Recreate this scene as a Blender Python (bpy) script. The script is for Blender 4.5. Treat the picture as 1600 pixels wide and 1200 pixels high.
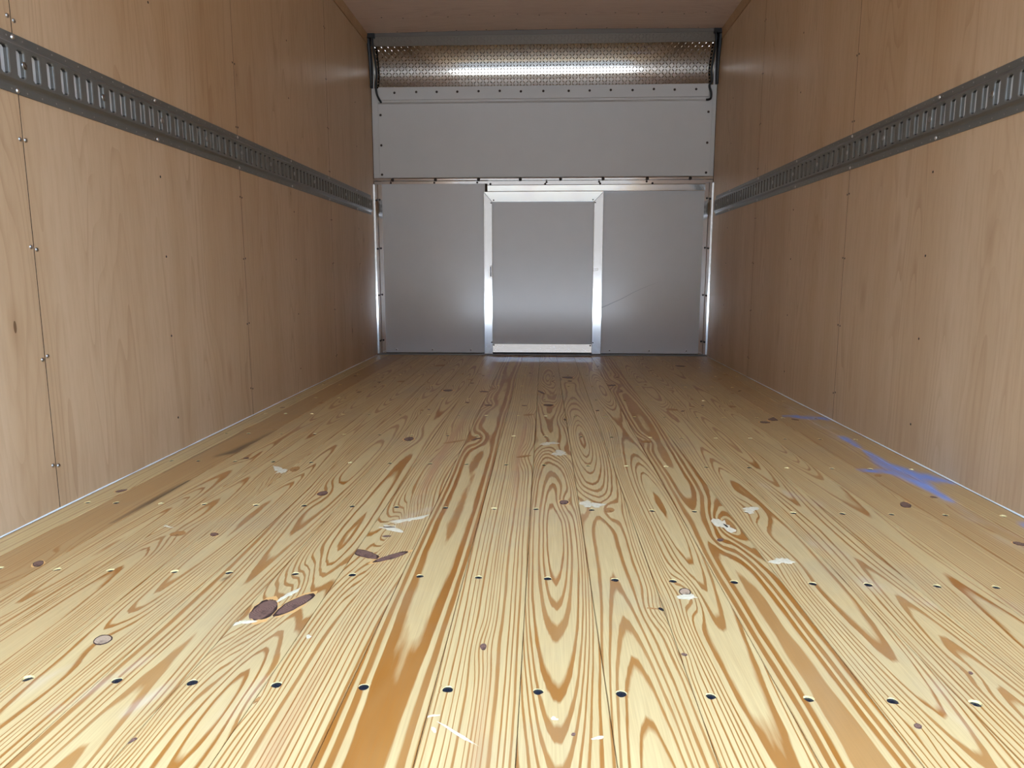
import bpy, bmesh, math, random
import numpy as np
from mathutils import Matrix, Vector

for o in list(bpy.data.objects):
    bpy.data.objects.remove(o)
scene = bpy.context.scene
COL = scene.collection

# ------------------------------------------------------------------ camera
CAM_H = 0.585
F_PX = 1109.0
cam_d = bpy.data.cameras.new('camera')
cam = bpy.data.objects.new('camera', cam_d)
COL.objects.link(cam)
cam_d.sensor_fit = 'HORIZONTAL'
cam_d.sensor_width = 36.0
cam_d.lens = F_PX / 1600.0 * 36.0
cam_d.clip_start = 0.02
PITCH = math.atan2(172.0, F_PX)
YAW = math.atan2(51.0, math.hypot(F_PX, 172.0))
cam.location = (0, 0, CAM_H)
cam.rotation_euler = (math.pi / 2 - PITCH, 0, YAW)
scene.camera = cam

# ------------------------------------------------------------------ sky, sun, exposure
world = bpy.data.worlds.new('sky')
scene.world = world
world.use_nodes = True
bg = world.node_tree.nodes['Background']
bg.inputs['Color'].default_value = (0.48, 0.69, 1.0, 1)
bg.inputs['Strength'].default_value = 11.0
sun_d = bpy.data.lights.new('sun', 'SUN')
sun_d.energy = 26.0
sun_d.angle = math.radians(0.6)
sun_d.color = (1.0, 0.97, 0.93)
sun = bpy.data.objects.new('sun', sun_d)
COL.objects.link(sun)
sun.location = (-6, 6, 12)
sun.rotation_euler = Vector((0.62, -0.30, -0.72)).to_track_quat('-Z', 'Y').to_euler()

vs = scene.view_settings
vs.view_transform = 'Standard'
vs.look = 'None'
vs.gamma = 1.0
vs.use_curve_mapping = False
vs.exposure = 0.18

# ------------------------------------------------------------------ main dimensions (metres)
XL, XR = -1.216, 1.166          # inner faces of the side walls
YB = 5.145                      # front bulkhead
YR = 0.30                       # rear opening
ZW = 2.127                      # top of the plywood walls
ZC = 2.186                      # ceiling at the sides
BOW = 0.010                     # ceiling crown
PANEL_T = 0.012

# ------------------------------------------------------------------ material helpers
def srgb(r, g, b):
    f = lambda c: (c / 255 / 12.92) if c / 255 <= 0.04045 else ((c / 255 + 0.055) / 1.055) ** 2.4
    return (f(r), f(g), f(b), 1.0)


class NT:
    def __init__(self, name):
        self.mat = bpy.data.materials.new(name)
        self.mat.use_nodes = True
        self.t = self.mat.node_tree
        self.t.nodes.clear()
        self.out = self.t.nodes.new('ShaderNodeOutputMaterial')
        self.b = self.t.nodes.new('ShaderNodeBsdfPrincipled')
        self.t.links.new(self.b.outputs[0], self.out.inputs[0])

    def n(self, kind, **kw):
        nd = self.t.nodes.new('ShaderNode' + kind)
        for k, v in kw.items():
            setattr(nd, k, v)
        return nd

    def link(self, a, b):
        self.t.links.new(a, b)

    def put(self, sock, v):
        if hasattr(v, 'is_output'):
            self.link(v, sock)
        else:
            sock.default_value = v

    def math(self, op, a, b=0.0, c=0.0, clamp=False):
        nd = self.n('Math', operation=op)
        nd.use_clamp = clamp
        self.put(nd.inputs[0], a)
        self.put(nd.inputs[1], b)
        if op in ('MULTIPLY_ADD', 'SMOOTH_MIN', 'WRAP', 'COMPARE'):
            self.put(nd.inputs[2], c)
        return nd.outputs[0]

    def pos(self):
        return self.n('NewGeometry').outputs['Position']

    def obj(self):
        return self.n('TexCoord').outputs['Object']

    def mapping(self, vec, scale=(1, 1, 1), loc=(0, 0, 0)):
        nd = self.n('Mapping')
        self.link(vec, nd.inputs['Vector'])
        nd.inputs['Scale'].default_value = scale
        nd.inputs['Location'].default_value = loc
        return nd.outputs[0]

    def noise(self, vec, scale=5.0, detail=2.0, rough=0.5, dist=0.0):
        nd = self.n('TexNoise')
        self.link(vec, nd.inputs['Vector'])
        nd.inputs['Scale'].default_value = scale
        nd.inputs['Detail'].default_value = detail
        nd.inputs['Roughness'].default_value = rough
        nd.inputs['Distortion'].default_value = dist
        return nd.outputs['Fac']

    def attr(self, name):
        nd = self.n('Attribute')
        nd.attribute_name = name
        return nd.outputs['Fac']

    def ramp(self, fac, stops, interp='LINEAR'):
        nd = self.n('ValToRGB')
        cr = nd.color_ramp
        cr.interpolation = interp
        while len(cr.elements) < len(stops):
            cr.elements.new(0.5)
        for e, (p, c) in zip(cr.elements, stops):
            e.position = p
            e.color = c if len(c) == 4 else (*c, 1)
        self.link(fac, nd.inputs[0])
        return nd.outputs[0]

    def mix(self, fac, a, b, blend='MIX'):
        nd = self.n('Mix', data_type='RGBA', blend_type=blend)
        nd.clamp_factor = True
        self.put(nd.inputs[0], fac)
        self.put(nd.inputs[6], a)
        self.put(nd.inputs[7], b)
        return nd.outputs[2]

    def maprange(self, v, a, b, c=0.0, d=1.0):
        nd = self.n('MapRange')
        self.put(nd.inputs[0], v)
        for i, x in enumerate((a, b, c, d)):
            nd.inputs[i + 1].default_value = x
        return nd.outputs[0]

    def bump(self, height, strength=0.3, dist=0.001):
        nd = self.n('Bump')
        self.link(height, nd.inputs['Height'])
        nd.inputs['Strength'].default_value = strength
        nd.inputs['Distance'].default_value = dist
        self.link(nd.outputs[0], self.b.inputs['Normal'])

    def set(self, **kw):
        names = {'color': 'Base Color', 'rough': 'Roughness', 'metal': 'Metallic', 'spec': 'Specular IOR Level',
                 'coat': 'Coat Weight', 'coat_rough': 'Coat Roughness', 'aniso': 'Anisotropic'}
        for k, v in kw.items():
            self.put(self.b.inputs[names[k]], v)
        return self.mat


def simple(name, col, rough=0.5, metal=0.0, spec=0.5, var=0.0, vscale=20):
    m = NT(name)
    if var:
        f = m.noise(m.pos(), vscale, 3)
        c = m.mix(f, tuple(x * (1 - var) for x in col[:3]) + (1,), tuple(min(1, x * (1 + var)) for x in col[:3]) + (1,))
        m.set(color=c)
    else:
        m.set(color=col)
    return m.set(rough=rough, metal=metal, spec=spec)


M = {}


def mat_pine():
    m = NT('pine_plank')
    p = m.pos()
    ring = m.attr('ring')
    tone = m.attr('tone')
    fine = m.noise(m.mapping(p, (1.0, 0.10, 1.0)), 60, 3, 0.55)
    wob = m.noise(m.mapping(p, (1.0, 0.16, 1.0)), 16, 2, 0.5)
    r = m.math('ADD', ring, m.math('MULTIPLY', m.math('SUBTRACT', fine, 0.5), 0.30))
    r = m.math('ADD', r, m.math('MULTIPLY', m.math('SUBTRACT', wob, 0.5), 0.5))
    fl = m.math('FLOOR', r)
    fr = m.math('SUBTRACT', r, fl)
    wn = m.n('TexWhiteNoise', noise_dimensions='1D')
    m.link(fl, wn.inputs['W'])
    rnd = wn.outputs['Value']
    # latewood: starts softly, ends sharply
    st = m.math('ADD', m.math('MULTIPLY', rnd, 0.24), m.attr('latewood'))
    up = m.math('DIVIDE', m.math('SUBTRACT', fr, st), 0.13, clamp=True)
    dn = m.math('DIVIDE', m.math('SUBTRACT', 1.0, fr), 0.07, clamp=True)
    late = m.math('MULTIPLY', up, dn)
    late = m.math('MULTIPLY', late, m.math('MULTIPLY_ADD', rnd, 0.22, 0.78))
    patch = m.noise(m.mapping(p, (1.0, 0.25, 1.0)), 7, 3, 0.6)
    late = m.math('MULTIPLY', late, m.maprange(patch, 0.30, 0.55, 0.82, 1.0))
    pale = m.mix(m.noise(m.mapping(p, (1.0, 0.12, 1.0)), 35, 2), srgb(195, 160, 107), srgb(208, 177, 124))
    brown = m.mix(m.noise(m.mapping(p, (1.0, 0.2, 1.0)), 22, 3), srgb(138, 76, 18), srgb(162, 98, 30))
    c = m.mix(late, pale, brown)
    # heartwood tone per plank and reddish streaks
    c = m.mix(m.math('MULTIPLY', tone, 0.75), c, srgb(160, 112, 64))
    c = m.mix(m.math('MULTIPLY', m.attr('streak'), 0.6), c, srgb(178, 122, 86))
    # fine fibre and planer marks
    fib = m.noise(m.mapping(p, (1.0, 0.02, 1.0)), 420, 2)
    c = m.mix(m.maprange(fib, 0.35, 0.7, 0.0, 0.22), c, srgb(140, 104, 62), 'MIX')
    # grey dirt wash
    dirt = m.noise(p, 2.3, 4, 0.6)
    c = m.mix(m.maprange(dirt, 0.50, 0.78, 0.0, 0.40), c, srgb(148, 132, 110))
    # dark stain, chalk
    c = m.mix(m.math('MULTIPLY', m.attr('stain'), m.maprange(wob, 0.30, 0.65, 0.15, 0.85)), c, srgb(66, 50, 38))
    chn = m.noise(m.mapping(p, (1, 0.3, 1)), 24, 3)
    c = m.mix(m.math('MULTIPLY', m.attr('chalk'), m.maprange(chn, 0.25, 0.60, 0.25, 0.85)), c, srgb(104, 140, 208))
    c = m.mix(m.math('MULTIPLY', m.attr('dust'), m.maprange(chn, 0.40, 0.75, 0.0, 0.20)), c, srgb(205, 200, 205))
    rough = m.maprange(late, 0, 1, 0.44, 0.36)
    m.set(color=c, rough=rough, spec=0.28)
    h = m.math('ADD', m.math('MULTIPLY', late, 0.5), m.math('MULTIPLY', fib, 0.4))
    m.bump(h, 0.18, 0.0006)
    return m.mat


def mat_ply(name, c1, c2, line, axis='Y'):
    """maple-faced plywood: faint upright cathedral figure and sparse dark flecks"""
    m = NT(name)
    p = m.pos()
    sc = {'Y': (1.0, 1.0, 0.10), 'X': (0.12, 1.0, 1.0)}[axis]
    st = m.mapping(p, sc)
    n1 = m.noise(st, 4.2, 2, 0.45)
    k = m.math('MULTIPLY', n1, 26.0)
    fr = m.math('FRACT', k)
    ln = m.math('MULTIPLY', m.math('SUBTRACT', fr, 0.62), 2.6, clamp=True)
    ln = m.math('MULTIPLY', ln, m.maprange(m.noise(st, 9, 2), 0.40, 0.66, 0.0, 1.0))
    n2 = m.noise(m.mapping(p, tuple(s * 1.0 for s in sc)), 60, 3, 0.6)
    sheet = m.noise(m.mapping(p, {'Y': (0.2, 1.0, 0.05), 'X': (0.05, 1.0, 0.2)}[axis]), 5.5, 1)
    c = m.mix(m.maprange(sheet, 0.35, 0.65), c1, c2)
    c = m.mix(m.maprange(n2, 0.42, 0.72, 0.0, 0.22), c, line)
    c = m.mix(m.math('MULTIPLY', ln, 0.46), c, line)
    # small dark pin marks
    vo = m.n('TexVoronoi', feature='F1')
    m.link(m.mapping(p, {'Y': (6.0, 6.0, 1.9), 'X': (1.9, 6.0, 6.0)}[axis]), vo.inputs['Vector'])
    vo.inputs['Scale'].default_value = 1.0
    vo.inputs['Randomness'].default_value = 1.0
    d = vo.outputs['Distance']
    sepn = m.n('SeparateColor')
    m.link(vo.outputs['Color'], sepn.inputs[0])
    pick = m.math('GREATER_THAN', sepn.outputs[0], 0.62)
    fl = m.math('MULTIPLY', m.math('LESS_THAN', d, m.math('MULTIPLY_ADD', sepn.outputs[1], 0.034, 0.012)), pick)
    halo = m.math('MULTIPLY', m.maprange(d, 0.02, 0.16, 0.42, 0.0), pick)
    c = m.mix(halo, c, line)
    c = m.mix(m.math('MULTIPLY', fl, 0.75), c, srgb(84, 56, 32))
    m.set(color=c, rough=0.46, spec=0.35)
    m.bump(n2, 0.05, 0.0004)
    return m.mat


def mat_alu(name, col=(0.80, 0.81, 0.82, 1), rough=0.09, scale=(1, 1, 40)):
    m = NT(name)
    n = m.noise(m.mapping(m.pos(), scale), 14, 3, 0.6)
    m.set(color=col, metal=1.0, rough=m.maprange(n, 0.3, 0.7, rough * 0.8, rough * 1.35))
    return m.mat


def mat_white(name, col, rough):
    m = NT(name)
    n = m.noise(m.pos(), 9, 3)
    c = m.mix(n, col, tuple(x * 0.94 for x in col[:3]) + (1,))
    w = m.noise(m.mapping(m.pos(), (1, 1, 0.7)), 2.6, 1)
    m.set(color=c, rough=rough, spec=0.6, coat=0.9 if rough < 0.3 else 0.2, coat_rough=0.14)
    m.bump(w, 0.06, 0.02)
    return m.mat


def mat_knot(name, c_in, c_out, freq=240.0):
    m = NT(name)
    o = m.obj()
    ln = m.n('VectorMath', operation='LENGTH')
    m.link(o, ln.inputs[0])
    n = m.noise(o, 90, 3)
    k = m.math('ADD', m.math('MULTIPLY', ln.outputs['Value'], freq * 6), m.math('MULTIPLY', n, 9.0))
    s = m.math('MULTIPLY_ADD', m.math('SINE', k), 0.25, 0.25)
    s = m.math('ADD', s, m.math('MULTIPLY', m.noise(o, 60, 4, 0.65), 0.5))
    c = m.mix(s, c_in, c_out)
    c = m.mix(m.maprange(m.noise(o, 38, 4, 0.7), 0.52, 0.68, 0.0, 0.7), c, tuple(x * 0.35 for x in c_in[:3]) + (1,))
    m.set(color=c, rough=0.5, spec=0.3)
    return m.mat


M['pine'] = mat_pine()
M['ply'] = mat_ply('maple_plywood', srgb(193, 158, 120), srgb(202, 169, 133), srgb(159, 121, 83))
M['ply_ceiling'] = mat_ply('ceiling_plywood', srgb(214, 184, 162), srgb(220, 192, 170), srgb(188, 152, 128), 'X')
M['ply_trim'] = mat_ply('batten_wood', srgb(178, 140, 100), srgb(186, 148, 108), srgb(146, 106, 70))
M['ply_edge'] = simple('plywood_backing', srgb(60, 42, 26), 0.9)
M['subfloor'] = simple('dark_subfloor', srgb(52, 36, 22), 0.9)
M['white_panel'] = mat_white('white_composite_panel', srgb(205, 203, 200), 0.24)
M['white_upper'] = mat_white('white_painted_panel', srgb(200, 196, 190), 0.42)
M['alu'] = mat_alu('aluminium_upright', scale=(40, 40, 1))
M['alu_h'] = mat_alu('aluminium_flat', scale=(1, 40, 40))
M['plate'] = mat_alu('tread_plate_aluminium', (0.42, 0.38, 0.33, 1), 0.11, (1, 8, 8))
M['screw_dark'] = simple('blackened_screw', srgb(26, 31, 42), 0.5, 0.3)
M['screw_steel'] = simple('zinc_rivet', (0.62, 0.60, 0.57, 1), 0.28, 1.0)
M['screw_brown'] = simple('brown_screw', srgb(58, 46, 38), 0.45, 0.4)
M['hole_wood'] = simple('freshly_bored_pine', srgb(236, 206, 142), 0.8)
M['track'] = simple('grey_painted_steel', srgb(104, 99, 90), 0.38, 0.2, 0.5, 0.10, 30)
M['slot_shade'] = simple('painted_slot_shade', srgb(34, 31, 28), 0.6)  # dark colour painted in for the shadow inside the track slots
M['screw_dull'] = simple('dull_zinc_screw', (0.34, 0.32, 0.29, 1), 0.38, 1.0)
M['track_back'] = simple('galvanised_backing', srgb(205, 203, 199), 0.5, 0.0)
M['black'] = simple('black_rubber_and_shade', srgb(14, 14, 15), 0.5)
M['grey_seal'] = simple('grey_sealant_strip', srgb(40, 40, 42), 0.5)
M['seal'] = simple('white_sealant_bead', srgb(226, 224, 218), 0.6)
M['knot_dark'] = mat_knot('dark_knot', srgb(78, 52, 42), srgb(142, 106, 90))
M['knot_brown'] = mat_knot('brown_knot', srgb(150, 100, 56), srgb(184, 134, 80))
M['knot_pale'] = mat_knot('pale_knot', srgb(164, 134, 108), srgb(190, 160, 130))
M['knot_black'] = simple('black_knot_hole', srgb(36, 26, 26), 0.7)
M['rim'] = simple('knot_rim', srgb(60, 38, 30), 0.6)
M['rim_orange'] = simple('resin_rim', srgb(214, 160, 96), 0.5)
M['chip'] = simple('torn_white_grain', srgb(212, 194, 162), 0.8, 0, 0.2, 0.22, 150)
M['ground'] = simple('outdoor_concrete', srgb(206, 204, 200), 0.85, 0, 0.3, 0.08, 1.5)
M['asphalt'] = simple('asphalt', srgb(70, 70, 70), 0.9, 0, 0.3, 0.12, 3)
M['blocker_far'] = simple('sky_blocker_dark', srgb(74, 66, 58), 0.9, 0, 0.2, 0.1, 2)
M['steel_frame'] = simple('painted_rear_frame', srgb(176, 176, 176), 0.45, 0.1)

# ------------------------------------------------------------------ mesh helpers
def obj(name, verts, faces, mat, parent=None, smooth=False, loc=None):
    me = bpy.data.meshes.new(name)
    me.from_pydata([tuple(v) for v in verts], [], faces)
    if mat is not None:
        for mm in (mat if isinstance(mat, list) else [mat]):
            me.materials.append(mm)
    if smooth:
        me.polygons.foreach_set('use_smooth', [True] * len(me.polygons))
    me.update()
    return link(name, me, parent, loc)


def link(name, me, parent=None, loc=None, rot=None):
    o = bpy.data.objects.new(name, me)
    COL.objects.link(o)
    if parent is not None:
        o.parent = parent
    if loc is not None:
        o.location = loc
    if rot is not None:
        o.rotation_euler = rot
    return o


def structure(o):
    o['kind'] = 'structure'
    return o


def thing(o, label, cat, group=None):
    o['label'] = label
    o['category'] = cat
    if group:
        o['group'] = group
    return o


class G:
    """collects shapes into one mesh"""
    def __init__(self):
        self.v, self.f = [], []

    def box(self, x0, x1, y0, y1, z0, z1, bev=0.0):
        if bev <= 0:
            b = len(self.v)
            self.v += [(x, y, z) for z in (z0, z1) for y in (y0, y1) for x in (x0, x1)]
            self.f += [tuple(b + i for i in q) for q in ((0, 2, 3, 1), (4, 5, 7, 6), (0, 1, 5, 4), (2, 6, 7, 3), (0, 4, 6, 2), (1, 3, 7, 5))]
            return self
        bm = bmesh.new()
        bmesh.ops.create_cube(bm, size=1.0)
        for v in bm.verts:
            v.co = ((x0 + x1) / 2 + v.co.x * (x1 - x0), (y0 + y1) / 2 + v.co.y * (y1 - y0), (z0 + z1) / 2 + v.co.z * (z1 - z0))
        bmesh.ops.bevel(bm, geom=bm.edges[:], offset=bev, segments=1, profile=0.5, affect='EDGES')
        self.add_bm(bm)
        return self

    def add_bm(self, bm):
        b = len(self.v)
        bm.verts.index_update()
        self.v += [tuple(v.co) for v in bm.verts]
        self.f += [tuple(b + v.index for v in f.verts) for f in bm.faces]
        bm.free()

    def prism(self, prof, axis, a, b_):
        """closed profile extruded along an axis; prof given in the other two axes in xyz order"""
        n = len(prof)
        b = len(self.v)
        for t in (a, b_):
            for p in prof:
                c = list(p)
                c.insert('xyz'.index(axis), t)
                self.v.append(tuple(c))
        for i in range(n):
            j = (i + 1) % n
            self.f.append((b + i, b + j, b + n + j, b + n + i))
        self.f.append(tuple(b + i for i in reversed(range(n))))
        self.f.append(tuple(b + n + i for i in range(n)))
        return self

    def tube(self, pts, rad, seg=8):
        pts = [Vector(p) for p in pts]
        b = len(self.v)
        up = Vector((0.13, 0.97, 0.2)).normalized()
        for i, p in enumerate(pts):
            t = (pts[min(i + 1, len(pts) - 1)] - pts[max(i - 1, 0)]).normalized()
            s = t.cross(up).normalized()
            w = s.cross(t)
            for k in range(seg):
                a = 2 * math.pi * k / seg
                q = p + s * (rad * math.cos(a)) + w * (rad * math.sin(a))
                self.v.append(tuple(q))
        for i in range(len(pts) - 1):
            for k in range(seg):
                k2 = (k + 1) % seg
                self.f.append((b + i * seg + k, b + i * seg + k2, b + (i + 1) * seg + k2, b + (i + 1) * seg + k))
        self.f.append(tuple(b + k for k in reversed(range(seg))))
        e = b + (len(pts) - 1) * seg
        self.f.append(tuple(e + k for k in range(seg)))
        return self

    def build(self, name, mat, parent=None, smooth=False, loc=None):
        o = obj(name, self.v, self.f, mat, parent, smooth, loc)
        bm = bmesh.new()
        bm.from_mesh(o.data)
        bmesh.ops.recalc_face_normals(bm, faces=bm.faces[:])
        bm.to_mesh(o.data)
        bm.free()
        return o


def dome_mesh(name, r, h, mat, seg=10, rings=3, collar=0.0):
    """rivet / bolt head; local +Z points out of the surface"""
    v, f = [], []
    for i in range(rings):
        a = (math.pi / 2) * i / rings
        for k in range(seg):
            t = 2 * math.pi * k / seg
            v.append((r * math.cos(a) * math.cos(t), r * math.cos(a) * math.sin(t), collar + h * math.sin(a)))
    v.append((0, 0, collar + h))
    for i in range(rings - 1):
        for k in range(seg):
            k2 = (k + 1) % seg
            f.append((i * seg + k, i * seg + k2, (i + 1) * seg + k2, (i + 1) * seg + k))
    top = len(v) - 1
    for k in range(seg):
        f.append(((rings - 1) * seg + k, (rings - 1) * seg + (k + 1) % seg, top))
    b = len(v)
    for k in range(seg):
        t = 2 * math.pi * k / seg
        v.append((r * 1.08 * math.cos(t), r * 1.08 * math.sin(t), -0.0005))
    for k in range(seg):
        k2 = (k + 1) % seg
        f.append((b + k, b + k2, k2, k))
    me = bpy.data.meshes.new(name)
    me.from_pydata(v, [], f)
    me.materials.append(mat)
    me.polygons.foreach_set('use_smooth', [True] * len(me.polygons))
    me.update()
    return me


ROT_FROM_LEFT = (0, math.pi / 2, 0)      # +Z -> +X
ROT_FROM_RIGHT = (0, -math.pi / 2, 0)    # +Z -> -X
ROT_FROM_FRONT = (math.pi / 2, 0, 0)     # +Z -> -Y
ROT_DOWN = (math.pi, 0, 0)

RND = random.Random(7)

# ------------------------------------------------------------------ floor
PW = 0.1227
B0 = -0.031
ROWS = [0.525, 0.928, 1.307, 1.719, 2.137, 2.530, 2.907, 3.300, 3.705, 4.110, 4.510, 4.910]
ROW1 = [-0.752, -0.618, -0.506, -0.382, -0.255, -0.134, -0.005, 0.112, 0.237, 0.372, 0.486, 0.598]
ROW2 = [-0.972, -0.863, -0.732, -0.621, -0.488, -0.374, -0.24, -0.125, 0.01, 0.14, 0.251, 0.368, 0.516, 0.62, 0.748, 0.857]
ROW3 = [-1.179, -1.103, -0.985, -0.871, -0.735, -0.61, -0.486, -0.372, -0.247, -0.123, -0.019, 0.122, 0.272, 0.377, 0.508, 0.62, 0.739, 0.858, 0.987, 1.125]

# knots and torn spots: kind, x, y, half length, half width, turn (deg)
KNOTS = [
    ('dark', -0.490, 1.154, 0.0203, 0.040, 3), ('dark', -0.443, 1.178, 0.0456, 0.016, 67), ('dark', -0.374, 1.411, 0.0364, 0.0153, -38),
    ('white', -0.468, 1.212, 0.030, 0.006, 62), ('white', -0.508, 1.108, 0.016, 0.008, 20), ('dark', -0.317, 1.399, 0.0425, 0.0104, 43), ('dark', -1.029, 1.331, 0.0095, 0.0174, 27), ('pale', -0.710, 1.040, 0.0129, 0.0163, 42),
    ('dark', -0.594, 1.821, 0.0138, 0.020, 3), ('dark', -0.093, 1.046, 0.0061, 0.0109, 3), ('dark', 0.054, 1.775, 0.0116, 0.0184, 3),
    ('white', 0.121, 1.762, 0.023, 0.026, 3), ('brown', 0.166, 1.719, 0.0131, 0.0193, -19), ('white', 0.424, 1.621, 0.0181, 0.040, 3),
    ('black', 0.429, 1.617, 0.0128, 0.003, -84), ('dark', 0.394, 1.526, 0.0071, 0.0116, -30), ('white', 0.519, 1.735, 0.0182, 0.0234, -13),
    ('white', 0.493, 1.413, 0.0175, 0.0193, -8), ('white', 0.266, 1.242, 0.0154, 0.0124, -28), ('pale', 0.265, 1.259, 0.0104, 0.0154, -12),
    ('black', 0.210, 1.186, 0.0083, 0.0041, -58), ('brown', 0.195, 1.190, 0.0111, 0.003, -10), ('dark', 0.221, 1.037, 0.0048, 0.0046, -48),
    ('dark', 0.492, 0.872, 0.0051, 0.0069, -29), ('dark', 0.928, 1.794, 0.0115, 0.0265, -24), ('dark', 1.044, 1.533, 0.0112, 0.0132, 3),
    ('dark', 1.034, 1.862, 0.0085, 0.0099, 3), ('dark', -0.482, 2.465, 0.0184, 0.0283, 3), ('white', -0.788, 2.040, 0.0251, 0.036, 37),
    ('brown', -0.752, 2.056, 0.0136, 0.030, 3), ('dark', 0.021, 3.154, 0.0249, 0.0232, -37), ('dark', -0.012, 3.503, 0.06, 0.0082, -73),
    ('white', 0.018, 2.420, 0.0313, 0.0191, 3), ('white', 0.053, 2.287, 0.0254, 0.0257, 3), ('brown', -0.314, 2.433, 0.0469, 0.0105, 41),
    ('dark', 0.939, 2.882, 0.0206, 0.040, -36), ('brown', 0.982, 2.065, 0.0103, 0.0147, -38), ('dark', 0.041, 0.835, 0.0027, 0.0041, -26),
    ('dark', -0.519, 0.797, 0.0079, 0.0039, 55), ('dark', 0.635, 1.004, 0.0032, 0.0051, -30), ('brown', -0.395, 0.890, 0.0093, 0.003, 79),
    ('dark', -0.746, 1.509, 0.0081, 0.013, 32), ('brown', -0.831, 1.510, 0.0162, 0.0177, 17), ('white', -0.886, 1.557, 0.0182, 0.0042, -25),
    ('scrape', -0.140, 0.837, 0.0034, 0.0051, 25), ('scrape', -0.107, 0.829, 0.0293, 0.0025, -38), ('scrape', -0.147, 0.865, 0.0104, 0.003, 18),
    ('scrape', 0.017, 0.867, 0.0043, 0.0041, 3), ('scrape', 0.073, 0.830, 0.0087, 0.0032, 29), ('scrape', -0.381, 1.065, 0.0042, 0.0062, 3),
    ('brown', -0.063, 2.929, 0.0237, 0.0166, 38), ('brown', -0.064, 2.240, 0.028, 0.0112, 34), ('dark', -1.150, 1.819, 0.015, 0.011, 53),
    ('dark', -0.352, 1.515, 0.0116, 0.006, 3), ('dark', -0.359, 1.572, 0.0149, 0.0051, 3), ('white', -0.321, 1.627, 0.0435, 0.0135, 37),
    ('white', -0.350, 1.564, 0.0276, 0.0138, 155), ('dark', -0.300, 3.511, 0.0196, 0.0227, 44), ('dark', -0.250, 3.141, 0.0191, 0.018, 46),
    ('brown', -0.774, 3.833, 0.0343, 0.0295, 46), ('brown', -0.662, 4.530, 0.0505, 0.0352, 43), ('dark', -0.487, 3.541, 0.026, 0.0283, 3),
    ('brown', 0.363, 2.464, 0.0181, 0.0195, 3), ('brown', 0.830, 3.160, 0.0284, 0.0235, -30), ('dark', 0.881, 2.816, 0.0182, 0.0218, -40),
    ('dark', -0.240, 2.476, 0.0266, 0.007, 52), ('brown', 0.559, 3.072, 0.0286, 0.0232, -28), ('dark', -0.953, 2.175, 0.0103, 0.0097, 3),
    ('dark', 0.875, 4.567, 0.0382, 0.029, -54), ('dark', 0.361, 3.747, 0.0238, 0.0265, 3), ('dark', 0.136, 4.021, 0.0292, 0.0358, 3),
]
for _ in range(46):      # the far part of the floor is peppered with little pin knots
    KNOTS.append((RND.choice(['dark', 'dark', 'brown']), RND.uniform(XL + 0.06, XR - 0.06), RND.uniform(2.7, 4.95),
                  RND.uniform(0.006, 0.014), RND.uniform(0.008, 0.020), RND.uniform(-40, 40)))

# grain per plank: u0 pith offset, d0 depth of the pith, A and L and ph of its drift, s ring width, tone, streak
GRAIN = {
    -10: dict(u0=0.15, d0=0.05, A=0.01, L=3.0, ph=0.0, s=0.020, tone=0.0, lw=0.66),
    -9: dict(u0=0.10, d0=0.08, A=0.03, L=3.0, ph=1.0, s=0.0085, tone=0.85),
    -8: dict(u0=0.01, d0=0.050, A=0.035, L=2.3, ph=0.9, s=0.0062, tone=0.15),
    -7: dict(u0=-0.02, d0=0.055, A=0.035, L=2.6, ph=2.6, s=0.0060, tone=0.18),
    -6: dict(u0=-0.01, d0=0.050, A=0.030, L=2.2, ph=0.3, s=0.0060, tone=0.02),
    -5: dict(u0=0.012, d0=0.060, A=0.022, L=2.0, ph=4.4, s=0.0085, tone=0.03),
    -4: dict(u0=0.020, d0=0.055, A=0.016, L=2.4, ph=1.5, s=0.0065, tone=0.0),
    -3: dict(u0=0.120, d0=0.05, A=0.015, L=2.8, ph=0.5, s=0.0095, tone=0.0, streak=(0.010, 0.016)),
    -2: dict(u0=0.004, d0=0.0665, A=0.010, L=3.4, ph=0.8, s=0.0120, tone=0.08, lw=0.16),
    -1: dict(u0=-0.150, d0=0.04, A=0.014, L=2.2, ph=2.0, s=0.0095, tone=0.0, streak=(0.018, 0.010)),
    0: dict(u0=-0.006, d0=0.052, A=0.058, L=2.3, ph=0.41, s=0.0085, tone=0.03, lw=0.42),
    1: dict(u0=-0.014, d0=0.055, A=0.046, L=2.1, ph=3.44, s=0.0076, tone=0.02),
    2: dict(u0=0.024, d0=0.052, A=0.030, L=1.9, ph=5.4, s=0.0066, tone=0.0),
    3: dict(u0=-0.004, d0=0.060, A=0.012, L=2.4, ph=3.6, s=0.0115, tone=0.08, lw=0.18),
    4: dict(u0=0.018, d0=0.060, A=0.030, L=2.2, ph=0.4, s=0.0075, tone=0.03),
    5: dict(u0=0.010, d0=0.050, A=0.026, L=1.8, ph=2.2, s=0.0062, tone=0.06),
    6: dict(u0=0.030, d0=0.055, A=0.034, L=2.4, ph=4.0, s=0.0064, tone=0.10),
    7: dict(u0=-0.090, d0=0.05, A=0.02, L=2.6, ph=1.0, s=0.0060, tone=0.22),
    8: dict(u0=0.120, d0=0.07, A=0.03, L=3.0, ph=3.0, s=0.0095, tone=0.50),
    9: dict(u0=-0.060, d0=0.05, A=0.02, L=2.6, ph=0.0, s=0.0058, tone=0.30),
}


def sines(x, y, seed, n=7, fx=(8, 30), fy=(0.8, 4.0)):
    r = random.Random(seed)
    out = np.zeros_like(x)
    for _ in range(n):
        out += r.uniform(0.4, 1) * np.sin(x * r.uniform(*fx) * r.choice([-1, 1]) + y * r.uniform(*fy) + r.uniform(0, 6.28))
    return out / n


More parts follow.
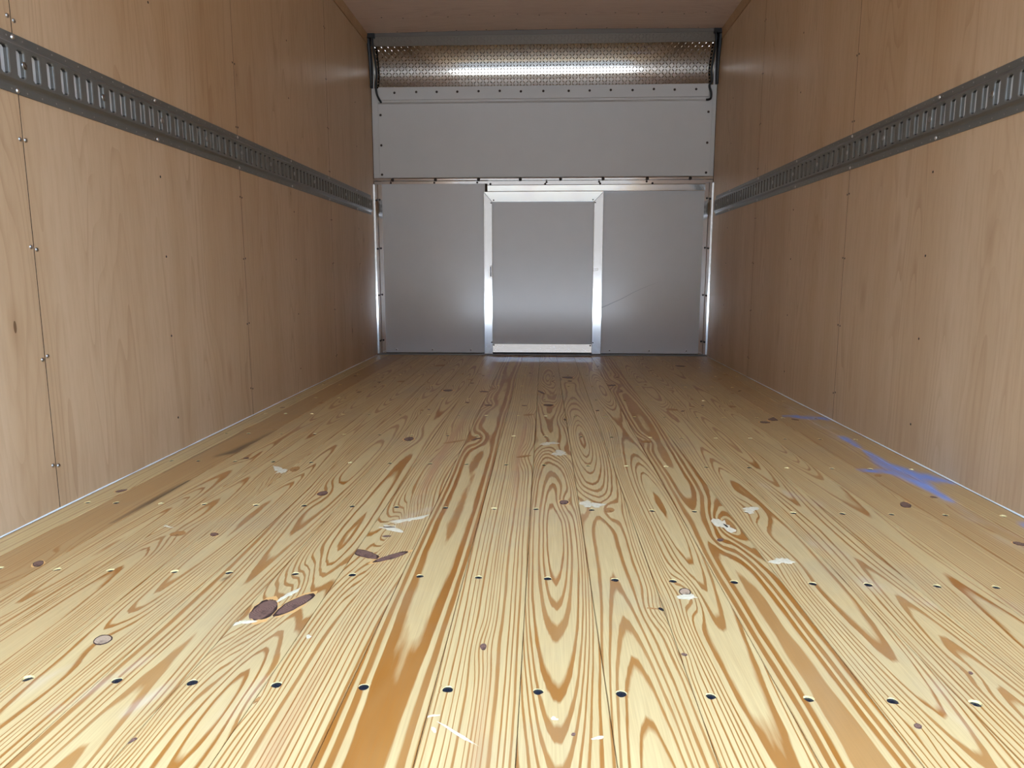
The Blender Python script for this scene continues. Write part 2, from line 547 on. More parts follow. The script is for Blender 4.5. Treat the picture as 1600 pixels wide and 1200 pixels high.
def seg_dist(x, y, pts):
    """distance to a polyline whose points carry a half width: returns 0..1 inside-ness"""
    best = np.zeros_like(x)
    for (ax, ay, aw), (bx, by, bw) in zip(pts[:-1], pts[1:]):
        dx, dy = bx - ax, by - ay
        t = np.clip(((x - ax) * dx + (y - ay) * dy) / (dx * dx + dy * dy), 0, 1)
        d = np.hypot(x - (ax + t * dx), (y - (ay + t * dy)) * 0.55)
        w = aw + t * (bw - aw)
        best = np.maximum(best, np.clip(1.45 - d / w, 0, 1) ** 1.4)
    return best


BLUE = [[(1.145, 2.90, 0.020), (1.06, 2.93, 0.022), (1.0, 2.95, 0.008)],
        [(1.085, 2.55, 0.018), (1.078, 2.42, 0.012)],
        [(1.075, 2.36, 0.010), (1.06, 2.20, 0.026), (1.075, 2.09, 0.044), (1.064, 1.95, 0.020), (1.062, 1.84, 0.010)],
        [(0.95, 2.118, 0.005), (1.02, 2.11, 0.014), (1.12, 2.05, 0.030), (1.155, 2.01, 0.014)],
        [(1.14, 1.64, 0.018), (1.16, 1.58, 0.012)]]
DUST = [[(1.07, 3.3, 0.03), (1.1, 2.9, 0.05), (1.06, 2.4, 0.03), (1.06, 1.9, 0.03), (1.035, 1.70, 0.022), (1.045, 1.55, 0.035)],
        [(-0.735, 0.905, 0.018), (-0.70, 0.96, 0.012)], [(-0.66, 0.86, 0.012), (-0.61, 0.98, 0.008)], [(-0.425, 0.875, 0.028), (-0.41, 0.93, 0.012)],
        [(0.56, 0.95, 0.020), (0.55, 0.87, 0.012)], [(-0.33, 1.62, 0.03), (-0.29, 1.70, 0.012)], [(0.60, 1.52, 0.020), (0.63, 1.45, 0.012)],
        [(0.70, 1.80, 0.02), (0.62, 1.95, 0.015)], [(0.62, 1.31, 0.018), (0.70, 1.22, 0.012)], [(0.35, 4.9, 0.2), (0.0, 5.0, 0.2)],
        [(0.80, 1.27, 0.02), (0.85, 1.20, 0.015)], [(-0.52, 0.94, 0.012), (-0.56, 0.86, 0.010)]]
STAIN = [[(-1.016, 2.58, 0.006), (-1.02, 2.42, 0.014), (-1.03, 2.26, 0.022), (-1.06, 2.20, 0.010)], [(-1.016, 1.92, 0.005), (-1.020, 1.72, 0.010), (-1.022, 1.58, 0.005)],
         [(-1.131, 2.58, 0.008), (-1.133, 2.0, 0.004)], [(-0.61, 1.30, 0.003), (-0.62, 1.26, 0.003)]]

floor = G().box(XL - 0.02, XR + 0.02, YR, YB + 0.03, -0.16, -0.030).build('floor', M['subfloor'])
structure(floor)

SEG = 10
screw_me = None


def make_screw_mesh():
    v, f = [(0, 0, -0.0012)], []
    n = 12
    for k in range(n):                       # star recess
        a = 2 * math.pi * k / n
        r = 0.0030 if k % 2 else 0.0020
        v.append((r * math.cos(a), r * math.sin(a), -0.0012))
    for k in range(n):
        a = 2 * math.pi * k / n
        r = 0.0032 if k % 2 else 0.0022
        v.append((r * math.cos(a), r * math.sin(a), 0.0))
    for k in range(n):
        a = 2 * math.pi * k / n
        v.append((0.0076 * math.cos(a), 0.0076 * math.sin(a), -0.0003))
    for k in range(n):
        k2 = (k + 1) % n
        f += [(0, 1 + k, 1 + k2), (1 + k, 1 + n + k, 1 + n + k2, 1 + k2), (1 + n + k, 1 + 2 * n + k, 1 + 2 * n + k2, 1 + n + k2)]
    me = bpy.data.meshes.new('floor_screw')
    me.from_pydata(v, [], f)
    me.materials.append(M['screw_dark'])
    me.update()
    return me


def screw_x(k, xa, xb, ri):
    row = {1: ROW1, 2: ROW2, 3: ROW3}.get(ri)
    rr = random.Random(k * 131 + ri)
    if row:
        c = [x for x in row if xa + 0.006 < x < xb - 0.006]
        if c:
            return min(max(c[0], xa + 0.0135), xb - 0.0135)
    if xb - xa < 0.1:
        return xa + 0.45 * (xb - xa)
    return xa + 0.030 + 0.012 * rr.random() + (0.008 if k % 2 else 0)


def build_plank(k, xa, xb, ya, yb, seed):
    global screw_me
    g = GRAIN[k]
    gap = 0.0005
    x0, x1 = xa + gap, xb - gap
    BV = 0.0010
    # y lines
    rows = [(ri, y) for ri, y in enumerate(ROWS) if ya + 0.03 < y < yb - 0.03]
    HC = 0.0115
    ys = [ya + 0.0005, ya + 0.002]
    y = ya + 0.002
    cuts = []
    for ri, yr in rows:
        cuts += [(yr - HC - 0.0004, yr + HC + 0.0004)]
    edges = [ya + 0.002] + [c for cc in cuts for c in cc] + [yb - 0.002]
    for i in range(0, len(edges) - 1, 2):
        a, b = edges[i], edges[i + 1]
        st = 0.016 if a < 2.2 else 0.03
        n = max(1, int(round((b - a) / st)))
        for j in range(n + 1):
            ys.append(a + (b - a) * j / n)
    ys.append(yb - 0.0005)
    ys = sorted(set(round(q, 6) for q in ys))
    hole_cols = {}
    V, F, FM = [], [], []
    idx = {}
    base_n = max(4, int(round((x1 - x0 - 2 * BV) / 0.0095)))
    base = [x0 + BV + (x1 - x0 - 2 * BV) * j / base_n for j in range(base_n + 1)]

    # all rows share the same column lines; the hole cell spans the columns around the screw
    def vid(i, j):
        if (i, j) not in idx:
            idx[(i, j)] = len(V)
            edge = i in (0, len(xs) - 1) or j in (0, len(ys) - 1)
            V.append((xs[i], ys[j], -BV if edge else 0.0))
        return idx[(i, j)]

    xs = [x0] + base + [x1]
    holes = []
    skip = {}
    for ri, yr in rows:
        sx = screw_x(k, xa, xb, ri)
        # columns enclosing sx +- 9 mm
        ia = max(i for i in range(1, len(xs) - 1) if xs[i] <= max(sx - 0.0092, xs[1]) + 1e-9)
        ib = min(i for i in range(1, len(xs) - 1) if xs[i] >= min(sx + 0.0092, xs[-2]) - 1e-9)
        sx = min(max(sx, xs[ia] + 0.0087), xs[ib] - 0.0087)
        ja = ys.index(round(yr - HC - 0.0004, 6))
        jb = ys.index(round(yr + HC + 0.0004, 6))
        holes.append((ri, sx, yr, ia, ib, ja, jb))
        for i in range(ia, ib):
            for j in range(ja, jb):
                skip[(i, j)] = True
    for i in range(len(xs) - 1):
        for j in range(len(ys) - 1):
            if (i, j) in skip:
                continue
            F.append((vid(i, j), vid(i + 1, j), vid(i + 1, j + 1), vid(i, j + 1)))
            FM.append(0)
    screws = []
    for ri, sx, yr, ia, ib, ja, jb in holes:
        rr = random.Random(k * 977 + ri * 31 + seed)
        # boundary loop of the cell block, counter-clockwise
        loop = [(i, ja) for i in range(ia, ib)] + [(ib, j) for j in range(ja, jb)] + [(i, jb) for i in range(ib, ia, -1)] + [(ia, j) for j in range(jb, ja, -1)]
        lv = [vid(*q) for q in loop]
        n = 14
        R = 0.0080 * rr.uniform(0.94, 1.06)
        depth = rr.choice([0.0012, 0.0016, 0.0022, 0.0036])
        top, bot = [], []
        ph = rr.uniform(0, 6)
        for q in range(n):
            a = 2 * math.pi * q / n
            rad = R * (1 + 0.08 * math.sin(3 * a + ph) + rr.uniform(-0.04, 0.04))
            top.append(len(V))
            V.append((sx + rad * math.cos(a), yr + rad * math.sin(a), 0.0))
        for q in range(n):
            a = 2 * math.pi * q / n
            bot.append(len(V))
            V.append((sx + 0.0078 * math.cos(a), yr + 0.0078 * math.sin(a), -depth - 0.001))
        # stitch outer loop to circle by angle
        oa = [math.atan2(V[t][1] - yr, V[t][0] - sx) % (2 * math.pi) for t in lv]
        s0 = min(range(len(lv)), key=lambda t: oa[t])
        lv = lv[s0:] + lv[:s0]
        oa = oa[s0:] + oa[:s0]
        i = j = 0
        nl = len(lv)
        while i < nl or j < n:
            ao = oa[i + 1] if i + 1 < nl else (oa[0] + 2 * math.pi if i < nl else 99)
            ai = 2 * math.pi * (j + 1) / n if j < n else 99
            if i < nl and ao <= ai:
                F.append((lv[i % nl], lv[(i + 1) % nl], top[j % n]))
                i += 1
            else:
                F.append((lv[i % nl], top[(j + 1) % n], top[j % n]))
                j += 1
            FM.append(0)
        for q in range(n):
            q2 = (q + 1) % n
            F.append((top[q], top[q2], bot[q2], bot[q]))
            FM.append(1)
        F.append(tuple(bot))
        FM.append(1)
        screws.append((sx, yr, -depth + 0.0006, rr.uniform(0, 6)))
    # skirt
    per = [(i, 0) for i in range(len(xs) - 1)] + [(len(xs) - 1, j) for j in range(len(ys) - 1)] + \
          [(i, len(ys) - 1) for i in range(len(xs) - 1, 0, -1)] + [(0, j) for j in range(len(ys) - 1, 0, -1)]
    pv = [vid(*q) for q in per]
    low = []
    for t in pv:
        low.append(len(V))
        V.append((V[t][0], V[t][1], -0.030))
    for q in range(len(pv)):
        q2 = (q + 1) % len(pv)
        F.append((pv[q], low[q], low[q2], pv[q2]))
        FM.append(0)
    me = bpy.data.meshes.new('plank')
    me.from_pydata(V, [], F)
    me.materials.append(M['pine'])
    me.materials.append(M['hole_wood'])
    me.polygons.foreach_set('material_index', FM)
    # grain field
    P = np.array(V)
    x, yv = P[:, 0], P[:, 1]
    u = x - (xa + xb) / 2
    d = g['d0'] + 0.42 * g['A'] * np.sin(2 * math.pi * yv / g['L'] + g['ph']) + 0.005 * sines(u * 0, yv, seed * 3 + 1, 5, (0, 1), (2, 6))
    uc = g['u0'] + 0.006 * sines(u * 0, yv, seed * 5 + 2, 4, (0, 1), (1.5, 6))
    r = np.sqrt((u - uc) ** 2 + d ** 2) / (g['s'] * 0.80) + 0.42 * sines(u, yv, seed * 7 + 3, 7, (20, 70), (0.8, 3.5))
    r = r + 0.42 * np.sin(r * 0.71 + seed) + 0.30 * np.sin(r * 1.37 + 2.3 * seed)
    for kind, kx, ky, L_, W_, ang in KNOTS:
        if kind == 'scrape' or not (xa - 0.02 < kx < xb + 0.02 and ya - 0.2 < ky < yb + 0.2):
            continue
        sz = max(L_, W_)
        if sz < 0.0045:
            continue
        q = ((x - kx) / (sz * 1.1 + 0.005)) ** 2 + ((yv - ky) / (sz * 4.0 + 0.02)) ** 2
        r = r + min(3.0, 0.5 + sz * 62) * np.exp(-q)
    ring = me.attributes.new('ring', 'FLOAT', 'POINT')
    ring.data.foreach_set('value', (r + seed * 17.0).astype(np.float32))
    me.attributes.new('latewood', 'FLOAT', 'POINT').data.foreach_set('value', np.full(len(V), g.get('lw', 0.50), np.float32))
    tn = g['tone'] + 0.10 * sines(u, yv, seed + 99, 4, (5, 20), (0.6, 2))
    me.attributes.new('tone', 'FLOAT', 'POINT').data.foreach_set('value', np.clip(tn, 0, 1).astype(np.float32))
    stv = np.zeros_like(x)
    if 'streak' in g:
        su, sw = g['streak']
        stv = np.exp(-((u - su - 0.006 * np.sin(yv * 5)) / sw) ** 2) * np.clip(0.55 + 0.7 * np.sin(yv * 3.1 + 0.6), 0, 1)
    me.attributes.new('streak', 'FLOAT', 'POINT').data.foreach_set('value', stv.astype(np.float32))
    for nm, polys in (('chalk', BLUE), ('dust', DUST), ('stain', STAIN)):
        val = np.zeros_like(x)
        for pl in polys:
            if nm == 'stain' and not (xa - 0.004 <= pl[0][0] <= xb + 0.004):
                continue
            val = np.maximum(val, seg_dist(x, yv, pl))
        me.attributes.new(nm, 'FLOAT', 'POINT').data.foreach_set('value', val.astype(np.float32))
    me.update()
    o = link('plank', me, floor)
    if screw_me is None:
        screw_me = make_screw_mesh()
    for sx, yr, z, a in screws:
        link('screw', screw_me, o, (sx, yr, z), (0, 0, a))
    # knots and torn patches lie in this plank
    for q, (kind, kx, ky, L_, W_, ang) in enumerate(KNOTS):
        if not (xa <= kx < xb and ya <= ky < yb):
            continue
        rr = random.Random(q * 17 + 5)
        n = 22 if max(L_, W_) > 0.012 else 10
        big = max(L_, W_) > 0.012

        def outline(scale, z, jag):
            pts = []
            phs = [rr.uniform(0, 6.28) for _ in range(3)]
            for t in range(n):
                a = 2 * math.pi * t / n
                f = scale * (1 + jag * (0.5 * math.sin(2 * a + phs[0]) + 0.35 * math.sin(3 * a + phs[1]) + rr.uniform(-0.5, 0.5)))
                px, py = L_ * f * math.cos(a), W_ * f * math.sin(a)
                ca, sa = math.cos(math.radians(ang)), math.sin(math.radians(ang))
                X = min(max(kx + px * ca - py * sa, x0 + BV), x1 - BV) - kx
                Y = min(max(ky + px * sa + py * ca, ya + 0.004), yb - 0.004) - ky
                pts.append((X, Y, z))
            return pts

        def patch(name, mat, layers):
            v, f = [], []
            for scale, z, jag in layers:
                v += outline(scale, z, jag)
            m_ = len(layers)
            v.append((0, 0, layers[-1][1]))
            for l in range(m_ - 1):
                for t in range(n):
                    t2 = (t + 1) % n
                    f.append((l * n + t, l * n + t2, (l + 1) * n + t2, (l + 1) * n + t))
            for t in range(n):
                f.append(((m_ - 1) * n + t, (m_ - 1) * n + (t + 1) % n, m_ * n))
            return obj(name, v, f, mat, o, False, (kx, ky, 0))

        if kind == 'dark':
            if big:
                patch('knot_rim', M['rim_orange'], [(1.16, 0.0001, 0.22), (1.0, 0.0003, 0.05)])
                patch('knot_rim', M['rim'], [(1.02, 0.0003, 0.14), (0.92, 0.0006, 0.10)])
            patch('knot', M['knot_dark'], [(0.94, 0.0004, 0.16), (0.82, 0.0009, 0.12)])
        elif kind == 'brown':
            patch('knot', M['knot_brown'], [(1.0, 0.0001, 0.12), (0.85, 0.0005, 0.1)])
        elif kind == 'pale':
            patch('knot_rim', M['rim'], [(1.08, 0.0002, 0.06), (0.98, 0.0005, 0.04)])
            patch('knot', M['knot_pale'], [(0.90, 0.0005, 0.05), (0.8, 0.0009, 0.05)])
        elif kind == 'black':
            patch('knot', M['knot_black'], [(1.0, 0.0011, 0.2), (0.8, 0.0013, 0.2)])
        elif kind == 'white':
            patch('torn_grain', M['chip'], [(1.0, 0.0001, 0.75), (0.55, 0.0009, 0.6)])
        else:
            patch('scrape_mark', M['chip'], [(1.0, 0.0002, 0.5), (0.6, 0.0005, 0.4)])
    return o


BUTT = {-9: [2.60], 0: [3.45], -6: [4.35], 4: [4.0], 7: [3.1], -3: [3.9]}
seed = 11
for k in range(-10, 10):
    xa = B0 + PW * k if k > -10 else XL + 0.002
    xb = B0 + PW * (k + 1) if k < 9 else XR - 0.002
    if k == -10:
        xb = B0 - PW * 9
    if k == 9:
        xa = B0 + PW * 9
    ycuts = [YR] + BUTT.get(k, []) + [YB - 0.004]
    for a, b in zip(ycuts[:-1], ycuts[1:]):
        build_plank(k, xa, xb, a, b, seed)
        seed += 1

# white sealant beads along both walls
for i, (x, s) in enumerate(((XL, 1), (XR, -1))):
    pts = []
    g = G()
    n = 60
    rr = random.Random(3 + i)
    prof = []
    for j in range(n + 1):
        y = YR + 0.01 + (YB - 0.06 - YR) * j / n
        w = 0.0030 * rr.uniform(0.75, 1.25)
        prof.append((y, w))
    v, f = [], []
    for y, w in prof:
        v += [(x + s * 0.0003, y, 0.0005), (x + s * w, y, 0.0006), (x + s * w * 0.6, y, w * 0.6), (x + s * 0.0003, y, w * 1.1)]
    for j in range(n):
        for q in range(3):
            a = 4 * j + q
            f.append((a, a + 1, a + 5, a + 4) if s > 0 else (a, a + 4, a + 5, a + 1))
    structure(obj('trim_%d' % (i + 1), v, f, M['seal'], None, True))

# ------------------------------------------------------------------ side walls
rivet_me = dome_mesh('rivet', 0.0052, 0.0036, M['screw_dull'], 10, 3)
nail_me = dome_mesh('panel_screw', 0.0042, 0.0012, M['screw_brown'], 8, 2)
SEAMS = [0.447, 1.667, 2.869, 4.090]


def side_wall(name, x, s):
    """s = +1 for the left wall (faces +X)"""
    xo = x - s * PANEL_T
    wall = structure(G().box(min(xo, xo - s * 0.05), max(xo, xo - s * 0.05), YR - 0.01, YB + 0.06, -0.16, ZC + 0.10).build(name, M['ply_edge']))
    cuts = [YR] + SEAMS + [YB - 0.001]
    panels = []
    for a, b in zip(cuts[:-1], cuts[1:]):
        g = G().box(min(x, xo), max(x, xo), a + 0.0012, b - 0.0012, 0.0012, ZW)
        pn = g.build('plywood_panel', [M['ply'], M['ply_edge']], wall)
        for fc in pn.data.polygons:
            if abs(fc.normal.y) > 0.5:
                fc.material_index = 1
        panels.append(pn)
    rot = ROT_FROM_LEFT if s > 0 else ROT_FROM_RIGHT
    for i, ys in enumerate(SEAMS):
        for z in (0.113, 0.383, 0.646, 0.890, 1.158, 1.392, 1.65, 1.92):
            bright = i == 1 and s > 0
            for dy, pn in ((-0.0095, panels[i]), (0.0095, panels[i + 1])):
                rr = random.Random(int(z * 1000) + i * 7 + int(dy * 1e5))
                link('rivet', rivet_me if bright else nail_me, pn, (x, ys + dy + rr.uniform(-.001, .001), z + rr.uniform(-.004, .004)), rot)
    for i, ym in enumerate((1.06, 2.266, 3.475, 4.70)):
        for z in (0.12, 0.386, 0.646, 0.88, 1.40, 1.66):
            rr = random.Random(int(z * 1000) + i * 77)
            link('panel_screw', nail_me, panels[i + 1], (x, ym + rr.uniform(-.006, .006), z + rr.uniform(-.01, .01)), rot)
    return wall


wall_left = side_wall('wall_left', XL, 1)
wall_right = side_wall('wall_right', XR, -1)

# wooden battens between wall and ceiling
for i, (x, s) in enumerate(((XL, 1), (XR, -1))):
    prof = [(x - s * 0.010, ZW + 0.0015), (x + s * 0.004, ZW + 0.0015), (x + s * 0.012, ZC - 0.001), (x - s * 0.010, ZC - 0.001)]
    g = G().prism([(p[0], p[1]) for p in prof], 'y', YR, YB - 0.085)
    structure(g.build('trim_%d' % (i + 3), M['ply_trim']))

# ------------------------------------------------------------------ ceiling
def zceil(x):
    c = (XL + XR) / 2
    return ZC + BOW * (1 - ((x - c) / (XR - c)) ** 2)


def ceil_panel(y0, y1, parent):
    n = 24
    v, f = [], []
    for j, y in enumerate((y0, y1)):
        for i in range(n + 1):
            x = XL + (XR - XL) * i / n
            v += [(x, y, zceil(x)), (x, y, zceil(x) + 0.009)]
    w = 2 * (n + 1)
    for i in range(n):
        a = 2 * i
        f.append((a, w + a, w + a + 2, a + 2))
        f.append((a + 1, a + 3, w + a + 3, w + a + 1))
        f.append((a, a + 2, a + 3, a + 1))
        f.append((w + a, w + a + 1, w + a + 3, w + a + 2))
    f.append((0, 1, w + 1, w))
    f.append((2 * n, w + 2 * n, w + 2 * n + 1, 2 * n + 1))
    return obj('ceiling_panel', v, f, M['ply_ceiling'], parent, False)


ceiling = structure(G().box(XL - 0.08, XR + 0.08, YR - 0.01, YB + 0.08, ZC + 0.055, ZC + 0.12).build('ceiling', M['ply_edge']))
staple_me = dome_mesh('staple', 0.0052, 0.0014, M['screw_brown'], 8, 2)
cuts = [YR, 1.10, 2.32, 3.54, 4.765, 5.045]
cps = [ceil_panel(a + 0.002, b - 0.002, ceiling) for a, b in zip(cuts[:-1], cuts[1:])]
for j, yc in enumerate(cuts[1:-1]):
    for i in range(15):
        x = -1.06 + 0.147 * i
        rr = random.Random(i + 31 * j)
        link('staple', staple_me, cps[j + (i % 2)], (x + rr.uniform(-.02, .02), yc + (0.012 if i % 2 else -0.012), zceil(x)), ROT_DOWN)
for i in range(11):
    x = -1.0 + 0.2 * i
    link('staple', staple_me, cps[-1], (x, 5.028, zceil(x)), ROT_DOWN)

# ------------------------------------------------------------------ front bulkhead
wall_front = structure(G().box(XL - 0.05, XR + 0.05, YB + 0.012, YB + 0.06, -0.16, ZC + 0.10).build('wall_front', M['ply_edge']))
dark_screw_me = dome_mesh('dark_screw', 0.0085, 0.004, M['screw_brown'], 10, 2)
bolt_me = dome_mesh('bolt', 0.0115, 0.008, M['screw_brown'], 10, 3)
small_bolt_me = dome_mesh('small_bolt', 0.0075, 0.005, M['screw_brown'], 8, 2)
pop_me = dome_mesh('pop_rivet', 0.0100, 0.003, M['screw_steel'], 10, 2)
pop_core_me = dome_mesh('rivet_core', 0.0042, 0.0022, M['screw_brown'], 8, 2)

# lower white panels, either side of the door
pl = G().box(XL + 0.003, -0.425, YB, YB + 0.011, 0.016, 1.213, 0.001).build('lower_panel', M['white_panel'], wall_front)
pr = G().box(0.400, XR - 0.003, YB, YB + 0.011, 0.016, 1.213, 0.001).build('lower_panel', M['white_panel'], wall_front)
# upper white panel
pu = G().box(XL + 0.048, XR - 0.030, YB - 0.010, YB + 0.001, 1.256, 1.775, 0.0012).build('upper_panel', M['white_upper'], wall_front)
pu2 = G().box(XL + 0.003, XR - 0.003, YB + 0.002, YB + 0.012, 1.213, 2.19).build('backing_sheet', M['white_upper'], wall_front)
# white folded cap over the upper panel
prof = [(YB - 0.011, 1.862), (YB - 0.017, 1.862), (YB - 0.017, 1.780), (YB - 0.030, 1.772), (YB - 0.030, 1.760), (YB - 0.011, 1.752)]
cap = G().prism(prof, 'x', XL + 0.054, XR - 0.058).build('folded_cap', M['white_upper'], wall_front)
for x in (-1.049, -0.897, -0.754, -0.611, -0.464, -0.318, -0.172, -0.018, 0.156, 0.299, 0.443, 0.591, 0.735, 0.876, 1.021):
    link('screw', dark_screw_me, cap, (x, YB - 0.017, 1.828 + RND.uniform(-.003, .003)), ROT_FROM_FRONT)
for x in (-1.152, 1.111):
    for z in (1.680, 1.477, 1.278):
        link('screw', dark_screw_me, pu, (x, YB - 0.010, z), ROT_FROM_FRONT)
for x, p in ((-1.081, pl), (-0.816, pl), (-0.534, pl), (0.472, pr), (0.757, pr), (1.023, pr)):
    q = link('pop_rivet', pop_me, p, (x, YB, 0.036), ROT_FROM_FRONT)
    link('rivet_core', pop_core_me, q, (0, 0, 0.0025))
# grazed line across the right-hand panel
v, f = [], []
sp = [(0.405, 0.343), (0.47, 0.372), (0.56, 0.413), (0.62, 0.447), (0.68, 0.476), (0.75, 0.505), (0.82, 0.530)]
for i, (x, z) in enumerate(sp):
    w = 0.0022 * (1 - i / 6.5)
    v += [(x, YB - 0.0004, z - w), (x, YB - 0.0009, z), (x, YB - 0.0004, z + w)]
for i in range(len(sp) - 1):
    a = 3 * i
    f += [(a, a + 3, a + 4, a + 1), (a + 1, a + 4, a + 5, a + 2)]
obj('scratch', v, f, simple('scratch_grey', srgb(136, 138, 142), 0.6), pr)

# bare cross rail between the two courses
prof = [(YB - 0.001, 1.255), (YB - 0.012, 1.253), (YB - 0.016, 1.246), (YB - 0.016, 1.236), (YB - 0.008, 1.230), (YB - 0.008, 1.213), (YB - 0.001, 1.212)]
rail = G().prism(prof, 'x', XL + 0.004, XR - 0.006).build('cross_rail', M['alu_h'], wall_front)
for x in (-1.078, -0.772, -0.468, -0.175, 0.107, 0.402, 0.708, 1.004):
    link('bolt', bolt_me, rail, (x, YB - 0.016, 1.241), ROT_FROM_FRONT)
for x in (-1.092, -0.782, -0.478, 0.009, 0.376, 0.705):
    link('small_bolt', small_bolt_me, rail, (x, YB - 0.008, 1.221), ROT_FROM_FRONT)

# aluminium corner angles
for x, s in ((XL, 1), (XR, -1)):
    prof = [(x + s * 0.0005, YB - 0.040), (x + s * 0.0035, YB - 0.040), (x + s * 0.0045, YB - 0.012), (x + s * 0.026, YB - 0.012), (x + s * 0.030, YB - 0.004),
            (x + s * 0.058, YB - 0.004), (x + s * 0.058, YB - 0.0005), (x + s * 0.0005, YB - 0.0005)]
    ang = G().prism([(p[0], p[1]) for p in prof], 'z', 0.004, 1.211).build('corner_angle', M['alu'], wall_front)
    for z in (0.106, 0.437, 0.767, 1.106):
        link('bolt', small_bolt_me, ang, (x + s * 0.040, YB - 0.004, z), ROT_FROM_FRONT)
        link('bolt', small_bolt_me, ang, (x + s * 0.018, YB - 0.012, z - 0.004), ROT_FROM_FRONT)

# floor sill under the panels
G().prism([(YB - 0.022, 0.0), (YB - 0.020, 0.010), (YB - 0.002, 0.014), (YB + 0.004, 0.0)], 'x', XL + 0.004, XR - 0.004).build('floor_sill', simple('dull_sill', srgb(112, 104, 96), 0.5, 0.4), wall_front)

# curved tread plate between the cap and the ceiling
T0, T1 = math.radians(-2), math.radians(34)
PR_ = 0.255 / (math.sin(T1) - math.sin(T0))
NA = 18


def arc(t):
    """t 0..1 from bottom to top -> (y, z, tilt)"""
    a = T0 + (T1 - T0) * t
    return (YB - 0.008 - PR_ * (math.cos(T0) - math.cos(a)), 1.858 + PR_ * (math.sin(a) - math.sin(T0)), a)


v, f = [], []
NX = 2
XA, XB_ = XL + 0.026, XR - 0.030
for i in range(NA + 1):
    y, z, a = arc(i / NA)
    for x in (XA, XB_):
        v.append((x, y, z))
for i in range(NA + 1):
    y, z, a = arc(i / NA)
    for x in (XA, XB_):
        v.append((x, y + 0.003 * math.cos(a), z + 0.003 * math.sin(a)))
o2 = 2 * (NA + 1)
for i in range(NA):
    a = 2 * i
    f.append((a, a + 1, a + 3, a + 2))
    f.append((o2 + a, o2 + a + 2, o2 + a + 3, o2 + a + 1))
o3 = len(v)
v += v[:]                # own vertices for the thin ends, so the curve shades true
for i in range(NA):
    a = o3 + 2 * i
    f.append((a, a + 2, o2 + a + 2, o2 + a))
    f.append((a + 1, o2 + a + 1, o2 + a + 3, a + 3))
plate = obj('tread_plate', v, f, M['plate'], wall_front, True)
# raised lozenges of the tread plate
lv, lf = [], []
rows_n = 13
pitch_x = 0.0225
arc_len = PR_ * (T1 - T0)


def lozenge(cx, cs, turn, place, h=0.0020, L=0.0112, W=0.0042):
    b = len(lv)
    ca, sa = math.cos(turn), math.sin(turn)
    for (p, q, hh) in ((-L, 0, 0), (0, -W, 0), (L, 0, 0), (0, W, 0), (-L * 0.45, 0, h), (L * 0.45, 0, h)):
        lv.append(place(cx + p * ca - q * sa, cs + p * sa + q * ca, hh))
    for t in ((0, 1, 4), (1, 5, 4), (1, 2, 5), (2, 3, 5), (3, 4, 5), (3, 0, 4)):
        lf.append(tuple(b + i for i in t))


def place_arc(x, s, hh):
    y, z, a = arc(s / arc_len)
    return (x, y - hh * math.cos(a), z - hh * math.sin(a))


for r_ in range(rows_n):
    s_ = arc_len * (r_ + 0.5) / rows_n
    nx = int((XB_ - XA - 0.03) / pitch_x)
    for c_ in range(nx):
        x_ = XA + 0.015 + pitch_x * (c_ + 0.5)
        lozenge(x_, s_, math.radians(45 if (r_ + c_) % 2 else -45), place_arc)
loz = obj('tread_lozenges', lv, lf, M['plate'], plate)
loz['kind'] = 'stuff'
# flat strip of tread plate above the curve and the bright edge under the ceiling
yt, zt, at = arc(1.0)
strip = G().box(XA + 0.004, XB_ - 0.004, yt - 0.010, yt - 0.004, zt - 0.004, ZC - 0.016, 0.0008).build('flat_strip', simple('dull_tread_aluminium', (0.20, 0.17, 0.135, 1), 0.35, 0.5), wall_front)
lv, lf = [], []
for r_ in range(3):
    for c_ in range(int((XB_ - XA - 0.04) / pitch_x)):
        lozenge(XA + 0.02 + pitch_x * (c_ + 0.5), zt + 0.009 + 0.017 * r_, math.radians(45 if (r_ + c_) % 2 else -45), lambda x, s, hh: (x, yt - 0.010 - hh, s))
loz2 = obj('tread_lozenges', lv, lf, strip.data.materials[0], strip)
loz2['kind'] = 'stuff'
# crowned filler above the strip closes the bow of the ceiling
n = 24
v, f = [], []
for i in range(n + 1):
    x = XL + 0.05 + (XR - XL - 0.10) * i / n
    v += [(x, yt - 0.016, ZC - 0.018), (x, yt - 0.016, zceil(x) + 0.001), (x, yt - 0.001, ZC - 0.018), (x, yt - 0.001, zceil(x) + 0.001)]
for i in range(n):
    a = 4 * i
    f += [(a, a + 4, a + 5, a + 1), (a + 2, a + 3, a + 7, a + 6), (a, a + 2, a + 6, a + 4), (a + 1, a + 5, a + 7, a + 3)]
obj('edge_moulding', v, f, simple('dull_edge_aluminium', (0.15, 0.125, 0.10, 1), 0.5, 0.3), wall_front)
# dark sealant strips in the corners beside the plate
for x, s in ((XL, 1), (XR, -1)):
    v, f = [], []
    n = 14
    for i in range(n + 1):
        t = i / n
        y, z, a = arc(t)
        z = min(z + 0.06 * t ** 2, ZC)
        w = 0.016 + 0.010 * t
        for (dx, dy) in ((0.0005, -0.022), (w * 0.45, -0.026), (w, -0.010), (w, 0.004), (0.0005, 0.004)):
            v.append((x + s * dx, y + dy, z))
    for i in range(n):
        for q in range(5):
            q2 = (q + 1) % 5
            a = 5 * i
            f.append((a + q, a + q2, a + 5 + q2, a + 5 + q))
    f.append(tuple(range(5)))
    f.append(tuple(5 * n + q for q in range(5)))
    g = G()
    g.v, g.f = v, f
    g.build('corner_seal', M['grey_seal'], wall_front, True)
    G().box(min(x + s * 0.001, x + s * 0.060), max(x + s * 0.001, x + s * 0.060), yt - 0.030, yt - 0.002, ZC - 0.030, ZC + 0.004, 0.003).build('corner_void_shade', M['black'], wall_front)  # black block painted in for the shaded void at the ceiling corner

